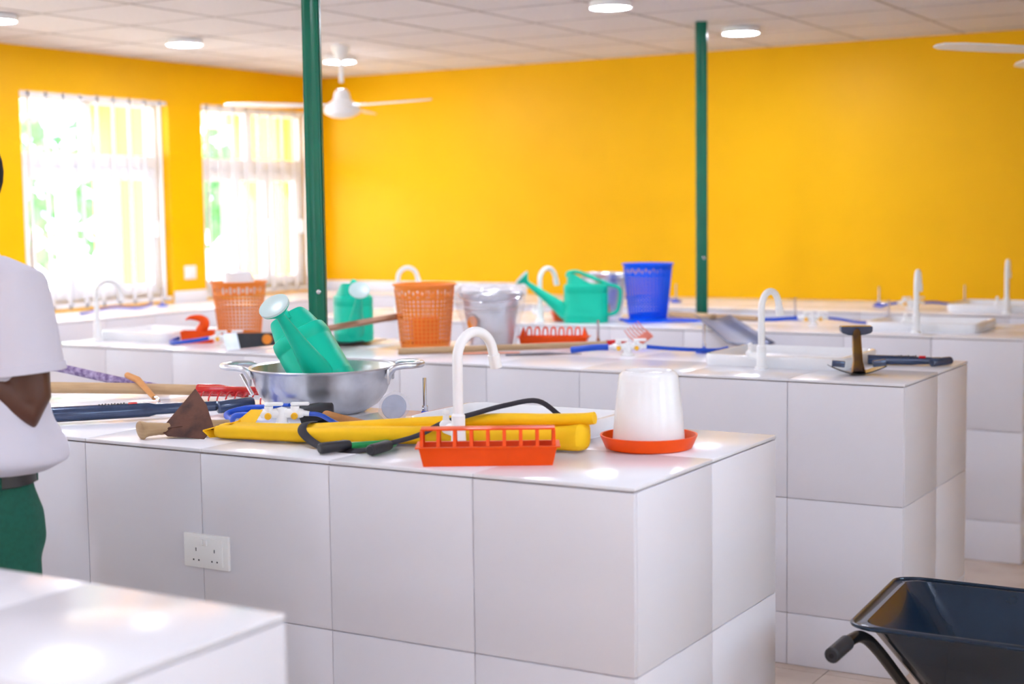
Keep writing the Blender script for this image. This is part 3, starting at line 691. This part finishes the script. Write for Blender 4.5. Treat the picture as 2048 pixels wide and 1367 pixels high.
# purple pole, small hand tool, rod
t = thing('broom_pole', 'purple pole in bubbly clear wrap, slanting up behind the pale rake handle', 'pole', (-2.2, .75, H))
MB().tube([(-2.06, .80, H+.018), (-2.25, .765, H+.043), (-2.42, .72, H+.075), (-2.62, .67, H+.11)], .0145, 16).build('wrapped_pole', PURP, t, True)
MB().tube([(-2.62, .67, H+.11), (-2.625, .63, H+.112), (-2.625, .60, H+.002)], [.01, .01, .012], 12).build('prop_leg', PURP, t, True)
t = thing('weeding_hook', 'small wooden-handled hook lying across the purple and rake poles', 'hook', (-2.0, .66, H))
MB().tube([(-2.14, .70, H+.072), (-2.06, .665, H+.064), (-1.94, .61, H+.02)], [.010, .011, .008], 12).build('handle', WOODY, t, True)
MB().tube(catmull([(-1.945, .612, H+.022), (-1.915, .60, H+.022), (-1.905, .595, H+.012), (-1.91, .59, H+.002)], 5), .004, 8).build('hook', CHR, t, True)
o = MB().tube([(-1.555, .62, H+.048), (-1.605, .63, H+.105)], .0055, 12).build('metal_rod', CHR); tag(o, 'thin bright metal rod leaning on the left rim of the basin', 'rod')
# mallet
t = thing('mallet', 'black rubber mallet with an orange wooden handle before the basin', 'mallet', (-1.2, .5, H))
d = V((.80, .60, 0)).normalized(); e = V((.86, -.5, 0))
c = V((-1.215, .50, H+.0285)); hd = V((.5, -.05, .02)).normalized()
MB().tube([c+V((-.046, -.03, -.006)), c+V((-.043, -.028, -.005)), c, c+V((.03, .02, .0)), c+V((.033, .022, 0))], [.020, .0255, .0285, .0275, .022], 24).build('head', BLK, t, True)
MB().tube([c+V((.005, 0, 0)), c+V((.1, -.03, -.008)), c+V((.19, -.055, -.0145))], [.011, .0125, .013], 14).build('handle', WOODY, t, True)
# clear disc
t = thing('wrapped_disc', 'clear round disc in crinkled film leaning beside the burner on the near bench', 'disc', (-1.08, .64, H))
M = frame((-1.07, .655, H+.034), (.86, .45, .25), (.45, -.8, .35))
MB().lathe([(0, -.002), (.034, -.002), (.036, 0), (.034, .002), (0, .002)], 32, M).build('disc', mat('blue_grey_clear', '#A8B4D0', .15, alpha=.55), t, True)
rings = [[M @ V(((r+.003*math.sin(7*a+r*90))*math.cos(a), (r+.002*math.cos(5*a))*math.sin(a), z+.002*math.sin(3*a))) for a in [2*math.pi*k/28 for k in range(28)]] for r, z in ((.01, -.005), (.036, -.006), (.045, 0), (.036, .006), (.01, .005))]
MB().loft(rings).build('film', CLEAR, t, True)
# blue clamps by the near gas tap
t = thing('hose_clamp', 'pair of blue plastic levers left of the near gas tap', 'clamp', (-1.37, .45, H))
MB().tube(catmull([(-1.50, .46, H+.008), (-1.45, .50, H+.024), (-1.39, .53, H+.036)], 5), [.007]*11, 10, flat=.6).build('lever', BHOSE, t, True)
MB().tube(catmull([(-1.42, .43, H+.008), (-1.385, .46, H+.03), (-1.35, .49, H+.042), (-1.315, .495, H+.045)], 5), [.008]*16, 10, flat=.6).build('lever', BHOSE, t, True)

# ---- middle bench
t = thing('hand_fork', 'long wooden pole ending in a red socket and small red fork on the middle bench', 'fork', (-1.8, 2.5, H))
MB().tube([(-2.16, 2.24, H+.014), (-1.47, 2.80, H+.022)], [.014, .013], 14).build('handle', WOODM, t, True)
MB().tube([(-1.485, 2.788, H+.022), (-1.43, 2.832, H+.023), (-1.41, 2.848, H+.02), (-1.37, 2.875, H+.016)], [.016, .016, .006, .004], 14).build('socket', REDM, t, True)
PINK = mat('faded_red_enamel', '#E2806E', .4, var=.05)
MF = frame((-1.34, 2.87, H+.03), (.86, .51, .1), (-.35, .55, .8)); MF = MF @ Matrix.Rotation(R(-32), 4, 'Y')
MB().b2((-.04, -.004, 0), (.04, .004, .04), MF, bev=.003).build('fork_plate', PINK, t, True)
for k in range(6): MB().tube([MF @ V((-.036+.0144*k, 0, .036)), MF @ V((-.036+.0144*k, .006, .07)), MF @ V((-.036+.0144*k, -.006, .1))], [.003, .0026, .0018], 6).build('tine', PINK, t, True)
t = thing('pruning_scissors', 'flat grey and orange pruning tool in a clear sleeve on the middle bench edge', 'pruner', (-1.6, 2.4, H))
MB().tube([(-1.72, 2.36, H+.006), (-1.58, 2.46, H+.008), (-1.46, 2.52, H+.006)], [.009, .012, .004], 10, flat=.5).build('blade', mat('grey_steel', '#8A8890', .3, .8), t, True)
MB().tube([(-1.92, 2.33, H+.006), (-1.82, 2.38, H+.008), (-1.70, 2.44, H+.008)], [.007, .008, .006], 10, flat=.6).build('handle', mat('salmon_plastic', '#F0A080', .4), t, True)
# T-topped tool
t = thing('step_spade', 'dark steel tool with a T-shaped top and curved foot at the right bench end', 'spade', (-.24, 2.25, H))
MX = Matrix.Translation((-.235, 2.24, H)) @ Matrix.Rotation(R(30), 4, 'Z')
pl = []
for i in range(13):
    xx = -.095+.19*i/12; pl.append((xx, .003+.028*abs(xx/.095)**1.6))
f = MB(); f.loft([[MX @ V((x_, y_, z_+dz)) for (y_, dz) in ((-.012, 0), (-.012, .004), (.06, .004), (.06, 0))] for x_, z_ in pl]); f.build('foot_plate', BLKP, t, True)
for s in (-1, 1): MB().b2((s*.097, -.014, .024), (s*.052, .0, .046), MX @ Matrix.Rotation(s*R(-6), 4, 'Y'), bev=.003).build('tread', DKM, t, True)
BRZ = mat('bronze_lacquered_steel', '#8A6A3A', .18, .9, col2='#4A4450', scale=16)
MB().tube([MX @ V((0, .0, .006)), MX @ V((.002, .02, .045)), MX @ V((.006, .06, .125)), MX @ V((.008, .075, .15))], [.026, .018, .016, .017], 18).build('neck', BRZ, t, True)
MB().loft([[MX @ V((x_+.008, .078+y_*.018, .152+z_)) for (y_, z_) in ((-1, -.012*k), (-1, .012), (1, .014), (1, -.012*k))] for x_, k in ((-.055, .3), (-.05, .9), (-.03, 1.4), (0, 1.6), (.03, 1.4), (.05, .9), (.055, .3))]).build('top_bar', DKM, t, True, 25, mods=[('BEVEL', dict(width=.003, segments=2))])
t = thing('hand_spade', 'dark steel shaft with red mark and T grip beside the T-topped tool', 'spade', (-.18, 2.62, H))
tgrip(t, (-.315, 2.605, H+.019), (-.065, 2.66, H+.018), (-.085, 2.615, H+.016), (-.035, 2.69, H+.018), .018, .0145, .0155)
# can 2 neighbours
t = thing('garden_shovel', 'black shovel under the front-facing watering can, brown handle slanting before the can', 'shovel', (-2.6, 2.5, H))
f = MB()
f.loft([[V((-2.74+.22*i/8, 2.42+.14*i/8+yy, H+.002+zz+.018*(i/8-.5)**2*2)) for yy, zz in ((-.07, .012), (0, 0), (.11, .006), (.11, .009), (0, .003), (-.07, .015))] for i in range(9)]).build('blade', BLKP, t, True)
MB().tube([(-2.70, 2.37, H+.014), (-2.62, 2.30, H+.05), (-2.50, 2.20, H+.098)], [.012, .013, .013], 10).build('socket', BLKP, t, True)
MB().tube([(-2.52, 2.205, H+.096), (-2.345, 2.49, H+.134)], .0135, 4, flat=1).build('handle', wood('brown_wood', '#B08468', '#8E6448'), t, True)
MB().tube([(-2.345, 2.488, H+.1335), (-2.328, 2.515, H+.137)], .0138, 4).build('handle_end', mat('red_brown', '#A04A28', .6), t, True)
# left group
t = thing('hatchet', 'black cutter head with an orange dot left of the tipped watering can', 'hatchet', (-2.9, 2.35, H))
A = [(-2.955, 2.11, H+.003), (-2.965, 2.10, H+.074), (-2.80, 2.33, H+.066), (-2.76, 2.385, H+.06), (-2.76, 2.385, H+.020), (-2.80, 2.32, H+.016)]
q = V((.02, -.014, 0)); MB().loft([[V(p)-q*.4 for p in A], [V(p)+q*.4 for p in A]]).build('head', BLK, t, True, mods=[('BEVEL', dict(width=.002, segments=1))])
MB().loft([[V((-2.957, 2.102, H+.002))+q*.45, V((-2.968, 2.092, H+.076))+q*.45, V((-2.935, 2.14, H+.074))+q*.45, V((-2.925, 2.15, H+.006))+q*.45], [V((-2.957, 2.102, H+.002))+q*.6, V((-2.968, 2.092, H+.076))+q*.6, V((-2.935, 2.14, H+.074))+q*.6, V((-2.925, 2.15, H+.006))+q*.6]]).build('cutting_edge', GALV, t, True)
MB().lathe([(0, 0), (.022, 0), (.022, .002), (0, .002)], 24, frame(V((-2.855, 2.245, H+.042))+q*.45, (.57, .8, 0), (.8, -.57, 0))).build('round_sticker', ORST, t, True)
MB().tube([(-2.77, 2.36, H+.04), (-2.735, 2.405, H+.036)], .014, 12).build('handle', BLK, t, True)
t = thing('feeder_tray', 'orange-red plastic feeder piece left of the left orange basket', 'feeder', (-3.35, 2.36, H), R(35))
MB().loft([[V((a*s, b*s, z)) for a, b in ((-.075, -.04), (.075, -.04), (.075, .04), (-.075, .04))] for s, z in ((.92, 0), (1, .055), (.95, .055), (.88, .004))]).build('trough', RED, t)
MB().tube(catmull([(.01, 0, .05), (.03, 0, .085), (.015, 0, .11), (-.03, 0, .115), (-.055, 0, .105)], 5), [.03]*8+[.028, .024, .022, .02, .018, .016, .014, .012, .01, .008, .006, .004, .003], 12, flat=.8).build('spout_hook', RED, t)
t = thing('feeder_dish', 'low orange-red dish in front of the left orange basket', 'dish', (-3.05, 2.33, H), R(31))
MB().loft([[V((a*s, b*s, z)) for a, b in ((-.06, -.03), (.06, -.03), (.06, .03), (-.06, .03))] for s, z in ((.92, 0), (1, .028), (.94, .028), (.88, .004))]).build('dish', RED, t)
# ---- third bench
t = thing('garden_shovel', 'grey shovel blade hanging over the bench edge below the farther post', 'shovel', (-1.4, 3.9, H))
BL = [(-1.50, 3.82), (-1.30, 3.93)]
f = MB(); rings = []
P0, P1 = V((-1.59, 3.93, 1.040)), V((-1.41, 3.95, 1.042)); Q0, Q1 = V((-1.26, 3.55, .945)), V((-1.04, 3.58, .948))
for i in range(9):
    s = i/8; ring = []
    for j in range(9):
        u = j/8; p = (P0.lerp(P1, u)).lerp(Q0.lerp(Q1, u), s); p.z += .035*abs(u-.5)**1.3*2-.012+.012*(1-abs(u-.45)*4 if abs(u-.45) < .25 else 0); ring.append(p)
    rings.append(ring)
f.loft(rings, (False, False), closed=False).build('blade', SLATE, t, True, 60, mods=[SOL(.003, 1)])
MB().tube([(-1.49, 3.93, 1.045), (-1.60, 4.02, 1.042), (-1.86, 4.25, 1.03)], [.016, .015, .014], 14).build('handle', WOODM, t, True)
t = thing('wooden_stick', 'pale round stick behind the grey shovel blade', 'stick', (-1.7, 4.5, H))
MB().tube([(-2.05, 4.66, H+.0135), (-1.47, 4.46, H+.0135)], .0135, 14).build('stick_shaft', WOODM, t, True)

# ------------------------------------------------------------------ electrical plates
def socket(M, label, w, h, double=True):
    t = thing('wall_socket' if double else 'switch_plate', label, 'socket' if double else 'switch', M.translation); t.rotation_euler = M.to_euler()
    # local: x along wall, y up, z out
    MB().box((0, 0, .005), (w, h, .010), bev=.003).build('back_plate', WHT, t)
    MB().box((0, 0, .0105), (w*.76, h*.80, .004), bev=.0012).build('face_plate', WHT, t)
    if double:
        for s in (-1, 1):
            MB().box((s*.0055-.003, h*.27, .0135), (.010, .016, .006), Matrix.Identity(4), bev=.0015).build('rocker_switch', WHT, t)
            o = MB(); cx = s*.030
            o.box((cx, .004, .0124), (.0026, .0085, .0008)).box((cx-.0085, -.0225, .0124), (.0042, .0038, .0008)).box((cx+.0085, -.0225, .0124), (.0042, .0038, .0008))
            o.build('pin_slots', DARK, t)
    else: MB().box((0, 0, .0135), (.05, .06, .006), bev=.002).build('rocker_switch', WHT, t)
socket(Matrix(((1, 0, 0, -1.183), (0, 0, -1, -.0), (0, 1, 0, .733), (0, 0, 0, 1))), 'white double wall socket on the tiled face of the near bench', .147, .086)
socket(Matrix(((0, 0, 1, XL), (1, 0, 0, 4.84), (0, 1, 0, 1.185), (0, 0, 0, 1))), 'white switch plate on the yellow pier between the windows', .11, .09, False)

# ------------------------------------------------------------------ wheelbarrow
t = thing('wheelbarrow', 'dark blue steel wheelbarrow at the bottom right beside the bench end', 'wheelbarrow', (.6, 1.0, 0))
def rrect(x0, x1, y0, y1, z0, z1, rad, wf=0):
    o = []; 
    for q, (cx, cy) in enumerate(((1, 1), (-1, 1), (-1, -1), (1, -1))):
        for k in range(7):
            a = R(90*q+15*k); X = (x1-rad if cx > 0 else x0+rad)+rad*math.cos(a); Y = (y1-rad if cy > 0 else y0+rad)+rad*math.sin(a)
            s = (Y-y0)/(y1-y0); X += (X-.62)*wf*s; o.append(V((X, Y, z0+(z1-z0)*s)))
    return o
rim_o = rrect(.255, .985, .62, 1.32, .575, .535, .07, .22); rim_i = rrect(.285, .955, .65, 1.29, .576, .536, .06, .22)
low = rrect(.40, .84, .80, 1.16, .36, .33, .07, .1); bot = rrect(.44, .80, .84, 1.10, .335, .31, .05, .1)
tr = MB().loft([rim_o, rim_i, low, bot], (False, True)).build('tray', WBAR, t, True, 50, mods=[SOL(.003, -1)])
rd = MB(); rd.tube([p for p in rim_o], .005, 8, closed=True); rd.build('rim_bead', WBAR, tr, True)
for xx in (.52, .60, .70): MB().ball((xx, 1.27, .485), .007, 8).build('rivet', CHR, tr, True)
for s, xx in ((-1, .34), (1, .90)):
    P = catmull([(xx-s*.0-.0, 1.35, .14), (xx, 1.05, .25), (xx+s*.0-.0, .86, .36), (xx-.02*0+s*.03, .70, .50), (xx+s*.05, .64, .548), (xx+s*.06, .58, .558), (xx+s*.065, .46, .552)], 6)
    fr = MB().tube(P, .0145, 14).build('frame_tube', BLKP, t, True)
    a, b_ = V(P[-1]), V(P[-5]); d = (a-b_).normalized(); g = MB().tube([a-d*.09, a-d*.088, a+d*.006, a+d*.01], [.016, .0185, .0185, .015], 18).build('hand_grip', BLK, fr, True)
    MB().tube([a+d*.009, a+d*.0108], .006, 10).build('grip_hole', DARK, g, True)
    MB().tube([(xx, .95, .30), (xx+s*.04, .90, .012), (xx+s*.04, .98, .012), (xx, 1.1, .23)], .012, 12).build('leg', BLKP, t, True)
wh = MB().tube([(.62+0*k, 1.62+.155*math.cos(a), .19+.155*math.sin(a)) for k, a in [(k, 2*math.pi*k/32) for k in range(32)]], .035, 14, closed=True).build('tyre', BLK, t, True)
MB().tube([(.57, 1.62, .19), (.67, 1.62, .19)], .125, 28).build('wheel_rim', BLKP, wh, True)
MB().tube([(.34, 1.35, .14), (.5, 1.62, .19), (.74, 1.62, .19), (.90, 1.35, .14)], .012, 12).build('axle_fork', BLKP, t, True)

# ------------------------------------------------------------------ person
PC = V((-1.43, -.517, 0)); fc = V((-.075, -.997, 0)).normalized(); lf = V((-fc.y, fc.x, 0))
def P(l, f, z): return PC+lf*l+fc*f+V((0, 0, z))
person = thing('person', 'person in white short-sleeved shirt and green trousers, arm bent, at the left edge', 'person', PC)
REM = lambda v, it=6, fac=.6: [('REMESH', dict(mode='VOXEL', voxel_size=v, use_smooth_shade=True)), ('SMOOTH', dict(iterations=it, factor=fac))]
def ell(c, a, b, z, n=20, e=1.0):
    return [P(c[0]+a*math.copysign(abs(math.cos(2*math.pi*k/n))**e, math.cos(2*math.pi*k/n)), c[1]+b*math.copysign(abs(math.sin(2*math.pi*k/n))**e, math.sin(2*math.pi*k/n)), z) for k in range(n)]
b = MB()
hs, HL = 1.655, .024
b.ball((0, 0, 0), .1, 14, Matrix.Translation(P(HL, .02, hs)) @ Matrix.Rotation(math.atan2(fc.y, fc.x), 4, 'Z') @ Matrix.Diagonal((.98, .77, 1.12, 1)))
b.loft([ell((HL, .045), .058, .062, hs-.02), ell((HL, .05), .054, .062, hs-.06), ell((HL, .055), .040, .05, hs-.095), ell((HL, .06), .02, .026, hs-.118)])
b.tube([P(HL, .112, hs+.012), P(HL, .128, hs-.025), P(HL, .118, hs-.04)], [.007, .015, .012], 10)           # nose
b.tube([P(HL-.022, .110, hs-.064), P(HL, .118, hs-.064), P(HL+.022, .110, hs-.064)], [.006, .009, .006], 10)  # lips
for s in (-1, 1): b.ball((0, 0, 0), .03, 8, Matrix.Translation(P(HL+s*.078, .015, hs-.01)) @ Matrix.Rotation(math.atan2(fc.y, fc.x), 4, 'Z') @ Matrix.Diagonal((.7, .35, 1.1, 1)))
b.tube([P(HL, -.01, hs-.06), P(HL, -.015, hs-.13), P(-.01, -.02, hs-.20)], [.055, .055, .07], 18)
b.loft([ell((0, -.01), .10, .07, 1.47), ell((0, 0), .17, .095, 1.40), ell((0, .01), .165, .10, 1.28), ell((0, .01), .145, .09, 1.12), ell((0, 0), .155, .10, .98), ell((0, 0), .13, .09, .88)])
def hand(bb, w, d, up, k):
    d = d.normalized(); up = (up-d*up.dot(d)).normalized(); sd = d.cross(up)
    bb.tube([w, w+d*.045, w+d*.085], [.027, .036, .036], 14, up=up, flat=.5)
    for i, ln in enumerate((.068, .078, .072, .056)):
        o = w+d*.083+sd*(-.029+.0195*i); q1 = o+d*ln*.45-up*.006; q2 = q1+(d*.75-up*.6)*ln*.32; q3 = q2+(d*.3-up*.9)*ln*.28
        bb.tube([o-d*.02, o, q1, q2, q3], [.0095, .0095, .0088, .0082, .006], 10)
    o = w+d*.03-sd*.03*k; bb.tube([o, o+(d*.6-sd*.8*k)*.035, o+(d*.6-sd*.8*k)*.035+(d*.95-up*.4)*.03], [.013, .0105, .0075], 10)
SL, EL_, WR = P(.19, -.01, 1.40), P(.215, -.02, 1.145), P(.055, .15, 1.34)
b.tube([P(.12, -.01, 1.42), SL, SL.lerp(EL_, .5), EL_.lerp(SL, .1), EL_, EL_.lerp(WR, .12), EL_.lerp(WR, .5), WR], [.05, .058, .05, .043, .042, .043, .038, .028], 16)
hand(b, WR, (WR-EL_), V((0, 0, 1)), 1)
SR, ER, WRR = P(-.185, -.01, 1.40), P(-.225, .03, 1.125), P(-.06, .24, 1.26)
b.tube([P(-.12, -.01, 1.42), SR, SR.lerp(ER, .5), ER.lerp(SR, .1), ER, ER.lerp(WRR, .12), ER.lerp(WRR, .5), WRR], [.05, .058, .05, .043, .042, .043, .038, .028], 16)
hand(b, WRR, (WRR-ER), V((0, 0, 1)), -1)
for s in (-1, 1):
    b.tube([P(s*.085, 0, .95), P(s*.095, .01, .72), P(s*.1, .015, .52), P(s*.1, .0, .36), P(s*.1, -.01, .09), P(s*.1, -.01, .05)], [.085, .078, .056, .054, .036, .036], 16)
    b.tube([P(s*.1, -.06, .035), P(s*.102, .02, .04), P(s*.108, .13, .028), P(s*.108, .17, .022)], [.032, .038, .034, .02], 14, flat=.7)
b.build('body', SKIN, person, True, mods=REM(.005, 5, .5))
hb = MB(); hb.ball((0, 0, 0), .1, 14, Matrix.Translation(P(HL, .006, hs+.018)) @ Matrix.Rotation(math.atan2(fc.y, fc.x), 4, 'Z') @ Matrix.Diagonal((1.02, .82, 1.08, 1)))
bm = hb.bm
for v in bm.verts:
    q = v.co-P(0, 0, 0); f_, z_ = q.dot(fc), v.co.z-hs
    if f_ > .05 and z_ < .075: v.co -= fc*min(.09, (f_-.05)*1.4)
hb.build('hair', HAIR, person, True)
ey = MB(); pu = MB()
for s in (-1, 1): ey.ball(P(HL+s*.032, .101, hs+.008), .0115, 8); pu.ball(P(HL+s*.032, .1085, hs+.008), .006, 8)
e_ = ey.build('eyes', WHT, person, True); pu.build('irises', DARK, e_, True)
s_m = MB()
s_m.loft([ell((0, -.012), .075, .07, 1.50), ell((0, -.012), .10, .085, 1.472), ell((0, -.01), .175, .105, 1.43), ell((0, 0), .2, .122, 1.37), ell((.005, .0), .2, .13, 1.26), ell((.02, -.01), .21, .145, 1.12), ell((.03, -.02), .225, .165, 1.06), ell((.032, -.02), .226, .168, 1.03), ell((.02, -.01), .19, .14, 1.005)])
for (A_, B_, si) in ((SL, EL_, 1), (SR, ER, -1)):
    d = (B_-A_); s_m.tube([A_-lf*.08*si+V((0, 0, .02)), A_+V((0, 0, .008)), A_+d*.3, A_+d*.56, A_+d*.66], [.072, .073, .077, .08, .081], 20)
for k in range(7):      # soft drapes
    a = R(20+50*k); l_, f_ = .19*math.cos(a), .125*math.sin(a); s_m.tube([P(l_*.97, f_*.97, 1.35), P(l_*1.0, f_*1.0, 1.18), P(l_*1.03, f_*1.08, 1.03)], [.008, .018, .016], 8)
s_m.build('shirt', SHIRT, person, True, mods=REM(.009, 6, .5))
cl = MB(); cl.loft([ell((-.005, -.008), .080, .074, 1.475), ell((-.01, -.008), .066, .064, 1.525), ell((-.01, -.008), .072, .07, 1.528), ell((-.005, -.008), .095, .088, 1.472)], (False, False)); cl.build('collar', SHIRT, person, True, mods=[SOL(.003)])
for (A_, B_) in ((SL, EL_), (SR, ER)):
    d = B_-A_; MB().tube([A_+d*.59, A_+d*.595, A_+d*.665, A_+d*.67], [.078, .0825, .0835, .079], 24, caps=False).build('sleeve_hem', SHIRT, person, True)
tm = MB()
tm.loft([ell((0, 0), .168, .118, 1.01), ell((0, 0), .172, .125, .96), ell((0, -.012), .178, .138, .90), ell((0, -.015), .178, .14, .84), ell((0, -.008), .17, .12, .78)])
for s in (-1, 1): tm.tube([P(s*.085, -.005, .92), P(s*.092, 0, .75), P(s*.098, .01, .5), P(s*.1, -.0, .25), P(s*.102, -.005, .06)], [.095, .098, .085, .078, .075], 20)
tm.build('trousers', TROU, person, True, mods=REM(.009, 6, .5))
MB().loft([ell((0, 0), .175, .125, .975), ell((0, 0), .180, .130, .977), ell((0, 0), .178, .128, 1.010), ell((0, 0), .173, .123, 1.012)], (False, False)).build('belt', BELT, person, True)
for a in (20, 75, 120, 200, 250, 300):
    a = R(a); q = P(.180*math.cos(a), .130*math.sin(a), .99); MB().box(q, (.012, .012, .048), bev=.002).build('belt_loop', TROU, person, True)
sh = MB()
for s in (-1, 1): sh.loft([[P(s*.105+a*.046*w, f_, z*hh) for a, z in ((-1, 0), (1, 0), (1.02, .5), (.7, 1), (-.7, 1), (-1.02, .5))] for f_, w, hh in ((-.105, .7, .06), (-.09, .9, .075), (-.02, .95, .085), (.06, 1.05, .07), (.14, 1.0, .05), (.185, .6, .035))])
sh.build('shoes', BLK, person, True, mods=[SUB(1)])
